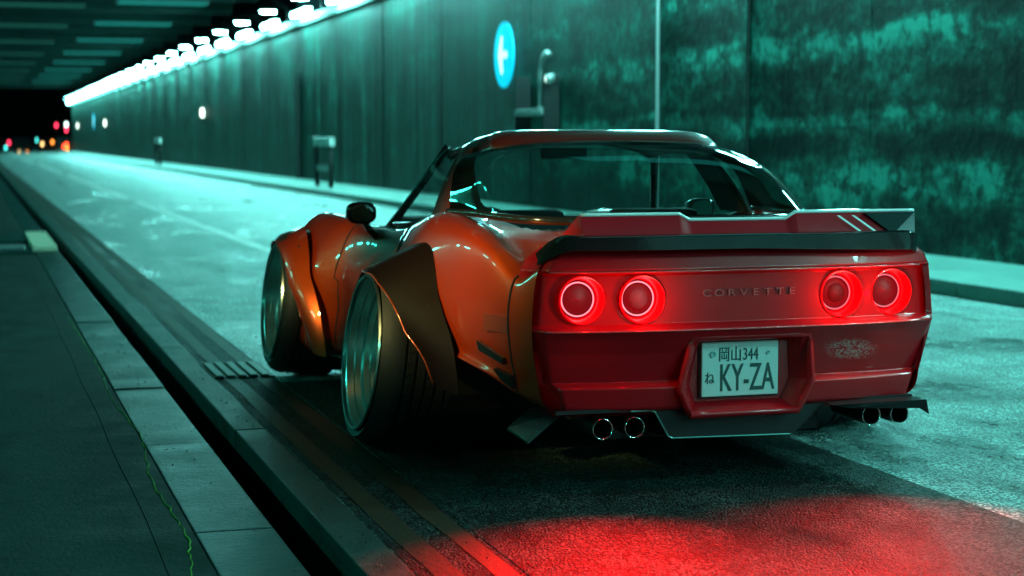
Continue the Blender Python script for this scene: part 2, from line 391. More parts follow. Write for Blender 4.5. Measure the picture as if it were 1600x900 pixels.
# lamp light on the beams put in as glowing panels, dimmer left column
def cpanel(x0, x1, y, m, label, proto=[{}]):
    t = thing('lit_beam_panel', label, 'light', ((x0+x1)/2, y, 5.93), 'glowing panels standing for lit beams under the tunnel ceiling')
    w = (x1-x0)/2
    B().box(-w, w, -.55, .55, -.02, 0).obj('diffuser', m, t)
    B().box(-w-.05, w+.05, -.6, .6, 0.002, .06).obj('housing', M['steel'], t)
cy = [60.8, 72.2, 84.5, 97., 109, 121, 133, 145]
for i, y in enumerate([1, 13, 25, 37, 49]+cy):
    cpanel(4.9, 7.9, y, M['panel'], 'pale teal glowing panel standing for a lit ceiling beam in the right hand column')
    cpanel(-.4, 3.9, y+2.2, M['panel2'], 'dim teal glowing panel standing for a lit ceiling beam in the left hand column')

# wall top luminaires: round floodlight on a bracket above, tube light below
M['lamp'] = m_emit('lamp_glow', (.24, 1.0, .93), 390)
M['lamp2'] = m_emit('tube_glow', (.24, 1.0, .93), 130)
fl = None; tb = None; y = -15.82; k = 0
while y < 167:
    if fl is None:
        fl = thing('flood_light', 'round white floodlight on a bracket high on the tunnel wall', 'light', (8.5, y, 5.05), 'floodlights in a row above the wall')
        B().lathe([(-.03, .02), (-.03, .25)], 'z', 20).obj('lens', M['lamp'], fl)
        B().lathe([(-.035, .25), (-.035, .28), (.12, .26), (.16, .06), (.16, .0)], 'z', 20).obj('housing', M['steel'], fl, smooth=True)
        B().tube([(0, 0, .15), (.1, 0, .3), (.55, 0, .1), (.6, 0, -.45)], .025, 6).obj('bracket', M['steel'], fl)
        tb = thing('tube_light', 'white tube light mounted along the top of the tunnel wall', 'light', (8.74, y+1.2, 4.76), 'tube lights in a row along the wall top')
        B().box(-.08, .08, -1.15, 1.15, -.08, 0).obj('tube', M['lamp2'], tb)
        B().box(-.1, .1, -1.2, 1.2, .003, .05).obj('tray', M['steel'], tb)
    else:
        dup(fl, (8.5, y, 5.05)); dup(tb, (8.74, y+1.2, 4.76))
    y += 5.18

M['lamp3'] = m_emit('added_left_tube_glow', (.04, 1.0, .74), 70)  # tube row added out of view for teal reflections in the rims
tl = None; y = -15.
while y < 60:
    if tl is None:
        tl = thing('tube_light', 'unseen green white tube light added along the top of the left tunnel wall', 'light', (-8.8, y, 5.0), 'unseen tube lights added along the left wall')
        B().box(-.06, .06, -1.1, 1.1, -.06, 0).obj('tube', M['lamp3'], tl); B().box(-.1, .1, -1.2, 1.2, .003, .05).obj('tray', M['steel'], tl)
    else: dup(tl, (-8.8, y, 5.0))
    y += 6.2
# blue round sign with white arrow on the wall, near and far copies
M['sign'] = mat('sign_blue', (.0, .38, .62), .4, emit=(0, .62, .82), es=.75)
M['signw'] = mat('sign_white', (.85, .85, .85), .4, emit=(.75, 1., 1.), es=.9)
def arrow_sign(y, z, label):
    t = thing('arrow_sign', label, 'sign', (WX-.13, y, z))
    B().lathe([(0, .0), (0, .565), (.03, .565), (.03, .0)], 'x', 48).obj('disc', M['sign'], t, auto=30)
    a = B()
    pol = [(.22, .055), (.22, -.055), (-.06, -.055), (-.06, -.17), (-.02, -.31), (-.12, -.33), (-.26, -.06), (-.27, 0), (-.26, .06), (-.12, .33), (-.02, .31), (-.06, .17), (-.06, .055)]
    a.prism([(x, zz) for x, zz in pol], -.004, .004)
    o = a.obj('arrow', M['signw'], t)
    o.rotation_euler = (0, 0, -math.pi/2); o.location = (-.008, 0, 0)
    for dz in (.25, -.25): B().box(.03, .13, -.03, .03, dz-.03, dz+.03).obj('bracket', M['steel'], t)
arrow_sign(29.05, 2.72, 'bright blue round sign with white arrow on the wall above the car')
arrow_sign(135.4, 2.6, 'small far blue round sign low on the distant tunnel wall')
# bracket box and arched duct beside the sign
t = thing('wall_duct', 'arched grey duct with ledge and small lamp on the wall beside the blue sign', 'duct', (WX, 26.4, 1.55))
arc = [(-.2, .35, .12)]+[(-.2, .35-.32+.32*math.cos(a)-.0, .75+.32*math.sin(a)) for a in np.linspace(0, 1.9, 10)]
B().tube(arc, .05, 8).obj('duct_arch', M['grey'], t, smooth=True)
B().box(-.30, -.02, .05, 1.45, .10, .19, .01).obj('ledge', M['grey'], t)
B().box(-.26, -.0, .0, .12, -.55, .75, .01).obj('post', M['dark'], t)
B().box(-.26, -.0, 1.5, 1.62, -.2, .75, .01).obj('post', M['dark'], t)
bm_ = B(); bm_.lathe([(0, .001), (0, .06), (.12, .09), (.13, .001)], 'x', 16)
o = bm_.obj('lamp_head', M['grey'], t, smooth=True); o.location = (-.30, -.22, .66)
o = B().lathe([(0, .001), (0, .05)], 'x', 16).obj('lens', m_emit('small_lamp', (.6, 1., .85), 1.6), t); o.location = (-.31, -.22, .66)
B().tube([(-.2, -.2, .66), (-.02, -.2, .66)], .02, 6).obj('bracket', M['steel'], t)
# small wall lamps far off
wlm = m_emit('wall_lamp_glow', (.75, 1., .85), 5.)
for (y, z, h, lab) in ((70.8, 2.33, .30, 'white slot lamp glowing midway along the tunnel wall'), (124.3, 2.4, .35, 'pale lamp just right of the far small blue sign'), (157, 2.45, .3, 'last pale lamp at the far end of the tunnel wall')):
    t = thing('wall_lamp', lab, 'light', (WX, y, z))
    B().box(-.14, -.02, -.12, .12, -h/2, h/2, .01).obj('diffuser', wlm, t)
    B().box(-.02, .0, -.16, .16, -h/2-.05, h/2+.05).obj('back_plate', M['steel'], t)
# hoop barriers on the right pavement
def hoop(x, y, h, label):
    t = thing('hoop_barrier', label, 'barrier', (x, y, .118), 'hoop barriers on the right pavement')
    for s in (-1, 1): B().tube([(0, s*.85, 0), (0, s*.85, h-.12)], .06, 10).obj('post', M['dark'], t, smooth=True)
    B().box(-.07, .07, -1.02, 1.02, h-.14, h+.06, .02).obj('top_board', M['white'], t)
    B().box(-.03, .03, -.8, .8, .38, .52, .01).obj('low_board', M['grey'], t)
hoop(8.1, 41.2, 1.12, 'black twin post hoop with pale top board on the right pavement')
hoop(8.1, 80.0, 1.12, 'farther twin post hoop left of the nearer one on the right pavement')

# dark bank of city beyond the tunnel end, traffic lights and cars
M['night'] = mat('night_mass', (.006, .008, .009), .9)
nb = B().box(-60, 60, 330, 336, -.2, 30).obj('far_building', M['night']); tag(nb, 'black building mass closing the view beyond the tunnel end', 'building')
redm = m_emit('signal_red', (1., .04, .10), 5); cyanm = m_emit('lamp_cyan', (.08, .9, .8), 3.2); ambm = m_emit('amber_light', (1., .30, .04), 4.); whm = m_emit('white_signal', (.7, 1., .95), 6); warm = m_emit('warm_headlight', (1., .62, .22), 4)
def pxat(px, py, Y):
    f = Vector((math.sin(YAW)*math.cos(PITCH), math.cos(YAW)*math.cos(PITCH), -math.sin(PITCH))); r = Vector((math.cos(YAW), -math.sin(YAW), 0)); u = r.cross(f)
    d = f+r*((px-800)/F)-u*((py-450)/F); t = Y/d.y; return Vector((d.x*t, Y, CAMH+d.z*t))
def ball(parent, p, r, m, name):
    bm = bmesh.new(); bmesh.ops.create_icosphere(bm, subdivisions=2, radius=r); me = bpy.data.meshes.new(name); bm.to_mesh(me); bm.free(); me.materials.append(m)
    return new_obj(name, me, parent, p)
for (px, py, Y, mm, lab) in ((88, 196, 190, redm, 'red traffic signal on a pole beyond the tunnel end, left one'), (103.5, 196, 182, whm, 'traffic signal showing white over red right beside the tunnel end')):
    p = pxat(px, py, Y); t = thing('traffic_signal', lab, 'traffic light', (p.x, p.y, -.0))
    B().tube([(0, .2, -.1), (0, .2, p.z+.3)], .07, 8).obj('pole', M['steel'], t)
    B().box(-.2, .2, -.1, .15, p.z-.75, p.z+.45, .03).obj('signal_box', M['dark'], t)
    if mm is redm: ball(t, (0, -.16, p.z), .17, redm, 'red_lens')
    else: ball(t, (0, -.16, p.z+.1), .17, whm, 'white_lens'); ball(t, (0, -.16, p.z-.45), .17, redm, 'red_lens')
for i, (px, py, lab) in enumerate(((6, 220, 'leftmost small cyan street lamp glow beyond the tunnel'), (32, 220, 'small cyan street lamp between red and orange car lights'), (58, 219, 'cyan street lamp nearest the tunnel end'), (24, 233, 'low cyan lamp glowing just above the far road'))):
    p = pxat(px, py, 230); t = thing('street_lamp', lab, 'street lamp', (p.x, p.y, -.1))
    B().tube([(0, .1, 0), (0, .1, p.z+.1)], .05, 6).obj('post', M['steel'], t); ball(t, (0, 0, p.z+.1), .2, cyanm, 'globe')
def far_car(px, Y, lights, label):
    p = pxat(px, 232, Y); t = thing('distant_car', label, 'car', (p.x, p.y, 0.02), 'cars waiting beyond the tunnel end')
    b_ = B(); prof = [(-.0, .25), (0, .75), (.35, .92), (.8, 1.38), (2.3, 1.42), (3.0, .95), (4.1, .85), (4.3, .3)]
    ring = lambda x: [(x, yy, z) for yy, z in prof]
    b_.add(ring(-.85)+ring(.85), [tuple(range(8)), tuple(range(8, 16))]+[(i, (i+1) % 8, 8+(i+1) % 8, 8+i) for i in range(8)]); b_.obj('body', M['night'], t)
    for xx in (-.78, .78):
        for yy in (.75, 3.4): B().lathe([(-.1, .02), (-.1, .32), (.1, .32), (.1, .02)], 'x', 14).obj('wheel', M['tyre'], t, loc=(xx, yy, .32))
    for (qx, qy, mm) in lights:
        q = pxat(qx, qy, Y-.1); ball(t, (q.x-p.x, -.1, q.z-.02), .16, mm, 'tail_light')
far_car(14, 185, ((9, 231, cyanm), (14, 223, redm)), 'far dark car with a red light at the left edge')
far_car(36, 178, ((30, 239, warm), (43, 239, ambm)), 'far dark car with a pair of orange lights low on the road')
far_car(74, 186, ((66, 225, warm), (82, 222, ambm), (88, 232, redm)), 'far dark car with amber and red lights left of the bright red one')
brk = m_emit('brake_red', (1., .06, .02), 7)
far_car(103, 172, ((100, 229, brk), (105, 232, ambm), (104, 226, brk)), 'far dark car with bright red brake lights at the tunnel end')

# stone crossing bar on the left pavement with pale tactile block
t = thing('stone_threshold', 'low stone bar across the left pavement with a pale block at its end', 'kerb', (0, 20.7, .0))
B().box(-7, .78, .8, 2.6, 0, .05, .01).obj('stone_bar', M['slab'], t); B().box(-7, .62, -1.1, -.2, 0, .035, .01).obj('stone_bar', M['slab'], t)
B().box(-7, .55, -.8, -.55, .036, .075, .02).obj('rail', M['grey'], t)
B().box(.62, .885, -.8, 2.3, .01, .07, .01).obj('pale_block', mat('pale_stone', (.72, .62, .45), .6), t)
# grit and crumbs collected in the gutter and on the slabs
gb = B()
for _ in range(420):
    yy_ = random.uniform(3.8, 16); xx = random.choice((random.gauss(1.22, .03), random.gauss(.80, .10), random.gauss(1.12, .04), random.gauss(1.36, .07))); q = random.uniform(.0015, .005)
    if .90 < xx < 1.06: continue
    P6 = [(q, 0, 0), (-q, 0, 0), (0, q*1.2, 0), (0, -q*1.2, 0), (0, 0, q*.8), (0, 0, -q*.5)]; a_ = random.uniform(0, 3)
    V = [(xx+x*math.cos(a_)-y*math.sin(a_), yy_+x*math.sin(a_)+y*math.cos(a_), .006+z) for x, y, z in P6]
    gb.add(V, [(0, 2, 4), (2, 1, 4), (1, 3, 4), (3, 0, 4), (2, 0, 5), (1, 2, 5), (3, 1, 5), (0, 3, 5)])
gb.obj('gutter_grit', M['kerb'], kind='stuff')
# drain grate
g = thing('drain_grate', 'flush ribbed iron drain grate with pale worn bars in the gutter before the front wheel', 'grate', (1.33, 9.32, .0))
B().box(-.15, .17, -.30, .30, -.06, .0075).obj('frame', M['steel'], g)
for k in range(5): B().box(-.135+k*.06, -.095+k*.06, -.28, .28, .0065, .016, .004).obj('rib', M['palebar'], g)

# ------------------------------------------------------------------ the car
CX0, CY0 = 2.62, 5.60
car = thing('sports_car', 'low wide red and orange sports coupe with glowing round tail lamps parked by the kerb', 'car', (CX0, CY0, 0))
WR = [(1.25, .385), (3.52, .40)]
CUT = {1.25: .412, 3.52: .375}
RT = .378
sect = {
 .085: [(0,.872),(.40,.872),(.56,.868),(.66,.858),(.715,.835),(.757,.78),(.775,.60),(.755,.42),(.695,.30),(.4,.30),(0,.30)],
 .18:  [(0,.880),(.40,.880),(.54,.872),(.70,.80),(.765,.775),(.80,.73),(.815,.60),(.79,.42),(.73,.315),(.4,.30),(0,.30)],
 .40:  [(0,.900),(.38,.898),(.52,.876),(.70,.838),(.79,.856),(.842,.82),(.862,.62),(.85,.45),(.82,.39),(.4,.30),(0,.30)],
 .75:  [(0,.93),(.38,.928),(.54,.905),(.69,.898),(.785,.928),(.86,.875),(.905,.66),(.90,.48),(.87,.42),(.4,.25),(0,.25)],
 1.20: [(0,.95),(.38,.945),(.56,.935),(.68,.925),(.768,.957),(.855,.895),(.925,.70),(.93,.50),(.90,.40),(.4,.2),(0,.2)],
 1.60: [(0,.92),(.38,.92),(.56,.918),(.66,.908),(.735,.925),(.83,.865),(.905,.68),(.92,.50),(.90,.36),(.4,.18),(0,.18)],
 1.95: [(0,.88),(.38,.88),(.56,.878),(.66,.868),(.71,.872),(.79,.82),(.855,.62),(.86,.42),(.84,.22),(.4,.15),(0,.15)],
 2.45: [(0,.85),(.38,.848),(.56,.842),(.66,.836),(.715,.833),(.785,.78),(.835,.58),(.85,.42),(.83,.20),(.4,.14),(0,.14)],
 2.85: [(0,.84),(.38,.83),(.56,.815),(.66,.813),(.735,.822),(.80,.78),(.865,.58),(.87,.42),(.85,.18),(.4,.14),(0,.14)],
 3.12: [(0,.835),(.38,.82),(.54,.80),(.66,.815),(.775,.848),(.86,.80),(.985,.60),(1.0,.42),(.97,.16),(.4,.14),(0,.14)],
 3.55: [(0,.82),(.36,.805),(.52,.785),(.66,.815),(.80,.862),(.90,.81),(1.02,.63),(1.02,.45),(1.0,.3),(.4,.14),(0,.14)],
 3.95: [(0,.77),(.34,.762),(.50,.74),(.64,.765),(.76,.808),(.86,.76),(.95,.58),(.95,.42),(.92,.3),(.4,.14),(0,.14)],
 4.35: [(0,.66),(.32,.655),(.48,.645),(.60,.665),(.68,.69),(.76,.65),(.82,.50),(.82,.38),(.78,.26),(.4,.15),(0,.15)],
 4.72: [(0,.50),(.28,.50),(.40,.495),(.50,.50),(.56,.495),(.60,.47),(.62,.42),(.60,.34),(.55,.26),(.3,.2),(0,.2)],
}
yk = sorted(sect); arr = np.array([[c for p in sect[k] for c in p] for k in yk], float)
yq = np.concatenate([np.linspace(.085, .5, 18)[:-1], np.linspace(.5, 3.2, 80)[:-1], np.linspace(3.2, 4.72, 46)])
A = pchip(yk, arr, yq).reshape(len(yq), 11, 2)
PER = 8
rows = []
for yv, P in zip(yq, A):
    h = crom([(p[0], p[1]) for p in P], PER)
    half = [(max(0, p[0]), yv, p[1]) for p in h]
    rows.append([(-x, yy, z) for x, yy, z in half[::-1]] + half[1:])
# greenhouse outlines (half): base of the rear glass and the roof rear edge
gbase = crom([(-.705, 1.44, .945), (-.665, 1.12, .948), (-.655, .84, .946), (-.572, .635, .942), (-.36, .53, .940), (0, .50, .940)], 10)
gbase = gbase + [np.array([-p[0], p[1], p[2]]) for p in gbase[-2::-1]]
gtop = crom([(-.555, 1.66, 1.195), (-.55, 1.56, 1.200), (-.530, 1.47, 1.210), (-.49, 1.385, 1.222), (-.34, 1.335, 1.238), (0, 1.32, 1.247)], 10)
gtop = gtop + [np.array([-p[0], p[1], p[2]]) for p in gtop[-2::-1]]
cab = [(p[0]*.90, p[1]+(.06 if p[1] < .9 else 0)) for p in gbase] + [(.69, 1.9), (.675, 2.4), (.64, 2.62), (.4, 2.80), (0, 2.86), (-.4, 2.80), (-.64, 2.62), (-.675, 2.4), (-.69, 1.9)]
def inside(x, y, poly):
    c = False; n = len(poly); j = n-1
    for i in range(n):
        (xi, yi), (xj, yj) = poly[i], poly[j]
        if (yi > y) != (yj > y) and x < (xj-xi)*(y-yi)/(yj-yi)+xi: c = not c
        j = i
    return c
g = B().grid(rows); keep = []
for f in g.F:
    c = np.mean([g.V[i] for i in f], axis=0)
    if c[2] > .76 and inside(c[0], c[1], cab): continue
    if abs(c[0]) > .5 and any((c[1]-wy)**2+(c[2]-wz)**2 < CUT[wy]**2 for wy, wz in WR): continue
    keep.append(f)
g.F = keep
body = mesh('body', g.V, g.F, M['paint'], car, smooth=True)
for s_ in (-1, 1):                                              # dark wheel housings
    for wy, wz in WR:
        B().lathe([(s_*.86, CUT[wy]+.012), (s_*.45, CUT[wy]+.012), (s_*.45, .02)], 'x', 40).obj('wheel_housing', M['dark'], car, smooth=False, loc=(0, wy, wz))
B().box(-.42, .42, .25, 4.3, .16, .5).obj('underbody', M['dark'], car)

# panel gaps: door and tail seams as thin dark tubes that follow the skin
def skin_pt(yv, frac, side=-1):                                  # frac = control index 0..10
    k = np.interp(yv, yq, range(len(yq))); i = int(round(k)); P = rows[i]; mid = (len(P)-1)//2
    j = mid + side*int(round(frac*PER)); p = P[j]; return (p[0]*1.0015, p[1], p[2]+.0005)
def seam(ps, name='panel_gap', r=.0045, side=-1, m='dark'):
    pts = [skin_pt(y_, f_, side) for y_, f_ in ps]; return B().tube(pts, r, 5).obj(name, M[m], car)
for sd in (-1, 1):
    seam([(2.93-.05*abs(f-5)/3, f) for f in np.linspace(3.6, 8, 24)], side=sd)
    seam([(1.72+.06*(f-4)/3, f) for f in np.linspace(4, 8, 20)], side=sd)
    seam([(.20, f) for f in np.linspace(4.2, 8, 20)], side=sd)
    pass

# ---- side vent, rear quarter slots
def patch(name, pts4, m, off=.006, side=-1):
    V = [Vector(p) for p in pts4]; nrm = (V[1]-V[0]).cross(V[3]-V[0]).normalized()
    if nrm.x*side < 0: nrm = -nrm
    return B().add([v+nrm*off for v in V]+[v-nrm*.01 for v in V], [(0, 1, 2, 3), (7, 6, 5, 4), (0, 4, 5, 1), (1, 5, 6, 2), (2, 6, 7, 3), (3, 7, 4, 0)]).obj(name, m, car)
for sd in (-1, 1):
    patch('fender_vent', [(sd*.895, 3.02, .49), (sd*.872, 2.93, .49), (sd*.880, 2.90, .27), (sd*.905, 2.99, .24)], M['dark'], .012, sd)
    patch('side_marker', [(sd*.868, .36, .625), (sd*.823, .215, .625), (sd*.822, .215, .565), (sd*.868, .36, .565)], mat('marker_lens', (.25, .04, .02), .2, coat=1), .004, sd)
    patch('quarter_vent', [(sd*.872, .42, .52), (sd*.828, .24, .475), (sd*.826, .24, .452), (sd*.868, .40, .485)], M['trim'], .010, sd)
    patch('quarter_vent', [(sd*.842, .30, .432), (sd*.815, .20, .415), (sd*.80, .20, .37), (sd*.825, .27, .395)], M['trim'], .010, sd)

# ---- flared overfenders
def flare(wy, wz, outer_x, a0, a1, rin, inner_fn, name='overfender', n=40, side=-1, lip=.03):
    P = []
    for k in range(n+1):
        a = a0+(a1-a0)*k/n
        cy_, cz_ = math.cos(a), math.sin(a)
        ro, xo = rin(a), outer_x(a); ri, xi = inner_fn(a)
        row = []
        row.append((side*(xo-.05), wy+cy_*(ro-.004), wz+cz_*(ro-.004)))
        row.append((side*xo, wy+cy_*ro, wz+cz_*ro))
        for s in np.linspace(.03, 1, 9):
            r_ = ro+(ri-ro)*s; x_ = xo+(xi-xo)*s + .012*math.sin(math.pi*s)
            row.append((side*(x_-(.022*s**3 if wy > 2 else .006*s)), wy+cy_*r_, wz+cz_*r_))
        P.append(row)
    B().tube([row[1] for row in P], .0045, 6).obj('lip_highlight', M['lipbead'], car, smooth=True)
    return B().grid(P).obj(name, M['flare'] if wy < 2 else M['paint'], car, auto=50)
M['lipbead'] = mat('lip_highlight_paint', (.35, .05, .015), .2, metal=.4, coat=1.)  # lighter gloss colour draws the highlight line along the flare lip
M['flare'] = mat('dark_flare_paint', (.0065, .0022, .0024), .6, metal=.0, coat=.0, spec=.10)
def rint(tbl): 
    a_, v_ = zip(*tbl); return lambda a: float(np.interp(math.degrees(a), a_, v_))
for sd in (-1, 1):
    # angle measured from +y (front) over the top; 180 = straight back
    flare(1.25, .385, rint([(-5, 1.0), (30, 1.07), (65, 1.10), (95, 1.115), (125, 1.10), (163, 1.035), (176, .985), (187, .96)]), R(-5), R(187),
          rint([(-5, .42), (30, .37), (65, .328), (95, .330), (125, .362), (163, .405), (176, .465), (187, .52)]),
          lambda a: (rint([(-5, .47), (40, .44), (70, .44), (90, .447), (120, .495), (146, .50), (160, .55), (172, .64), (187, .70)])(a), rint([(-5, .91), (40, .915), (95, .875), (120, .895), (150, .925), (187, .915)])(a)), side=sd)
    flare(3.52, .40, rint([(-15, 1.0), (58, 1.085), (90, 1.09), (114, 1.095), (165, 1.09), (185, 1.05), (200, 1.01)]), R(-15), R(200),
          rint([(-15, .42), (58, .338), (90, .305), (114, .308), (140, .35), (165, .415), (200, .60)]),
          lambda a: (rint([(-15, .46), (58, .40), (90, .385), (125, .43), (161, .50), (200, .69)])(a), rint([(-15, .95), (58, .965), (90, .965), (125, .99), (161, 1.02), (200, .975)])(a)), side=sd)

bl = mat('bolt_metal', (.25, .27, .27), .3, metal=1.)
for sd in (-1, 1):
    for wy, wz, tb_ in ((1.25, .385, ((70, .435, .893), (100, .452, .897), (128, .475, .925), (152, .50, .945))), (3.52, .40, ((75, .378, .972), (105, .395, .985), (135, .435, 1.01)))):
        for dg_, rr_, xx in tb_:
            a = R(dg_); B().lathe([(-.004, .007), (.004, .007), (.006, .001)], 'x', 8, M4=Matrix.Translation((sd*(xx+.012), wy+math.cos(a)*rr_*.97, wz+math.sin(a)*rr_*.97))).obj('flare_bolt', bl, car)
# ---- wheels
def wheel(x, wy, wz, side, camber, rimr, wid):
    t = bpy.data.objects.new('wheel', None); C.objects.link(t); t.parent = car; t.location = (x, wy, wz); t.rotation_euler = (0, R(camber)*(-side), 0)
    s = side
    ty = [(0.0, rimr+.004), (s*.012, rimr+.030), (-s*.01, RT-.018), (-s*.04, RT-.003), (-s*.06, RT)]
    nb = 7
    for k in range(nb):
        a = -.06-(wid-.12)*(k+.42)/nb
        ty += [(s*a, RT), (s*(a-.001), RT-.009), (s*(a-.011), RT-.009), (s*(a-.012), RT)]
    ty += [(s*(-wid+.06), RT), (s*(-wid+.03), RT-.006), (s*(-wid), RT-.05), (s*(-wid), rimr)]
    B().lathe(ty, 'x', 72).obj('tyre', M['tyre'], t, auto=35)
    # cross grooves in the tread
    gr = B()
    for k in range(54):
        a = 2*math.pi*k/54
        for j in range(6):
            x0 = -s*(.075+(wid-.15)*(j+.1)/6); x1 = x0-s*(wid-.15)*.75/6; da = .03*(1 if j % 2 else -1)
            q = [(x0, a), (x0, a+.014), (x1, a+.014+da), (x1, a+da)]
            V = [(xx, math.cos(aa)*(RT+.0012), math.sin(aa)*(RT+.0012)) for xx, aa in q]; gr.add(V, [(0, 1, 2, 3)])
    o = gr.obj('tread_sipes', M['slot'], t, kind='stuff')
    pr0 = [(s*.012, rimr+.006), (s*.020, rimr+.001), (s*.018, rimr-.008), (s*.004, rimr-.012), (0, rimr-.018), (-s*.028, rimr-.022), (-s*.030, rimr-.034), (-s*.055, rimr-.038), (-s*.060, rimr-.050), (-s*.15, rimr-.060), (-s*.17, rimr-.080)]
    pr = pr0[:9]+[(-s*.062, rimr-.062), (-s*.085, rimr-.064), (-s*.088, rimr-.078), (-s*.13, rimr-.088), (-s*.20, rimr-.11), (-s*.21, .10)]
    B().lathe(pr, 'x', 96).obj('rim', M['rim'], t, auto=35)
    B().lathe([(-s*.208, .105), (-s*.16, .075), (-s*.13, .05), (-s*.125, .001)], 'x', 48).obj('rim_face', M['rim'], t, auto=35)
    for k in range(5):
        a = 2*math.pi*k/5; q = B().box(-.012, .012, .05, rimr-.105, -.02, .02, .004)
        o = q.obj('spoke', M['rim'], t, auto=40); o.rotation_euler = (a, 0, 0); o.location = (-s*.185, 0, 0)
    return t
for sd in (-1, 1):
    wheel(sd*1.115, 1.25, .390, sd, 7, .315, .42)
    wheel(sd*1.10, 3.52, .395, sd, 6, .30, .34)

# ---- tail fascia as a relief grid
def half_w(z): return .012+ float(np.interp(z, [.27, .30, .385, .395, .58, .60, .79, .83, .87], [.63, .66, .685, .705, .755, .755, .735, .712, .66]))
LX = [-.600, -.385, .392, .612]; LZ = .690; LR = .083
hexo = [(-.205, .553), (-.252, .37), (-.213, .277), (.207, .277), (.262, .385), (.248, .553)]
hexi = [(-.178, .538), (-.215, .37), (-.19, .300), (.185, .300), (.222, .385), (.215, .538)]
def depth(x, z):
    d = float(np.interp(z, [.27, .30, .376, .384, .396, .50, .574, .582, .588, .596, .604, .775, .784, .790, .797, .84, .872],
                           [.075, .022, .012, .018, .045, .012, -.022, -.026, -.022, .006, .022, .030, .022, -.010, -.014, .0, .02]))
    d += .075*(abs(x)/.75)**3
    inn = inside(x, z, hexi)
    if inn: d = max(d, .060)
    for lx in LX:
        if (x-lx)**2+(z-LZ)**2 < (LR-.004)**2: d = .12
    return d
zs = sorted(set(list(np.linspace(.272, .872, 96))+[.376, .384, .396, .574, .582, .588, .596, .604, .775, .784, .790, .797]))
P = []
NX = 190
for z in zs:
    w = half_w(z); row = []
    wr_ = w+.042; row.append((-w-.035, .20, z)); row.append((-w-.018, .12, z))
    for i in range(NX+1):
        u = -1+2*i/NX; x = (w if u < 0 else wr_)*u; e = max(0, (abs(u)-.965)/.035)
        row.append((x, depth(x, z)+.03*e**2, z))
    row.append((wr_+.014, .12, z)); row.append((wr_+.02, .26, z)); P.append(row)
g = B().grid(P)
fascia = mesh('tail_fascia', g.V, g.F, M['tail'], car, smooth=True)
# plate surround
def ringpath(name, poly, r, y, m, depthf=None):
    pts = []
    for (a, b_), (c, d) in zip(poly, poly[1:]+poly[:1]):
        for k in range(6):
            t_ = k/6; pts.append((a+(c-a)*t_, y, b_+(d-b_)*t_))
    return B().tube(pts, r, 10, closed=True).obj(name, m, car, smooth=True)
ringpath('plate_surround', hexo, .014, .0, M['tail'])
def hexwall(name, A_, B_, ya, yb, m):
    n = len(A_); V = [(x, ya, z) for x, z in A_]+[(x, yb, z) for x, z in B_]
    return B().add(V, [(i, (i+1) % n, n+(i+1) % n, n+i) for i in range(n)]).obj(name, m, car)
hexwall('plate_recess', hexo, [(x*.9, .42+(z-.42)*.88) for x, z in hexi], -.008, .056, M['tail'])
# licence plate
pl = B().box(-.150, .150, -.006, .006, -.098, .098, .004).obj('licence_plate', mat('plate_white', (.62, .74, .72), .3, coat=.3), car, loc=(-.002, .046, .430))
plb = B().box(-.157, .157, -.003, .003, -.105, .105, .003).obj('plate_holder', M['dark'], pl, loc=(0, .008, 0))
M['ink'] = mat('plate_ink', (.02, .07, .07), .5); M['ink2'] = mat('plate_ink_pale', (.20, .42, .40), .5)
def text(name, s, size, loc, m, parent, sx=1., off=0., ext=.001, rot=(math.pi/2, 0, 0), shear=0):
    c = bpy.data.curves.new(name, 'FONT'); c.body = s; c.size = size; c.align_x = 'CENTER'; c.align_y = 'CENTER'; c.extrude = ext; c.offset = off; c.shear = shear
    o = bpy.data.objects.new(name, c); C.objects.link(o); dg = bpy.context.evaluated_depsgraph_get()
    me = bpy.data.meshes.new_from_object(o.evaluated_get(dg)); bpy.data.objects.remove(o); bpy.data.curves.remove(c)
    me.materials.clear(); me.materials.append(m)
    q = new_obj(name, me, parent, loc); q.rotation_euler = rot; q.scale = (sx, 1, 1); return q
text('plate_region_characters', '岡山', .058, (-.040, -.0075, .050), M['ink'], pl, .80)
text('plate_class_number', '344', .062, (.040, -.0075, .050), M['ink'], pl, .68)
text('plate_serial', 'KY-ZA', .140, (.026, -.0075, -.036), M['ink'], pl, .535, .0006)
text('plate_kana', 'ね', .050, (-.120, -.0075, -.034), M['ink'], pl, .8)
for xx, nm in ((-.108, .011), (.108, .006)): B().lathe([(0, .001), (-.003, nm), (0, nm)], 'y', 14).obj('plate_bolt', M['ink2'], pl, loc=(xx, -.008, .055))
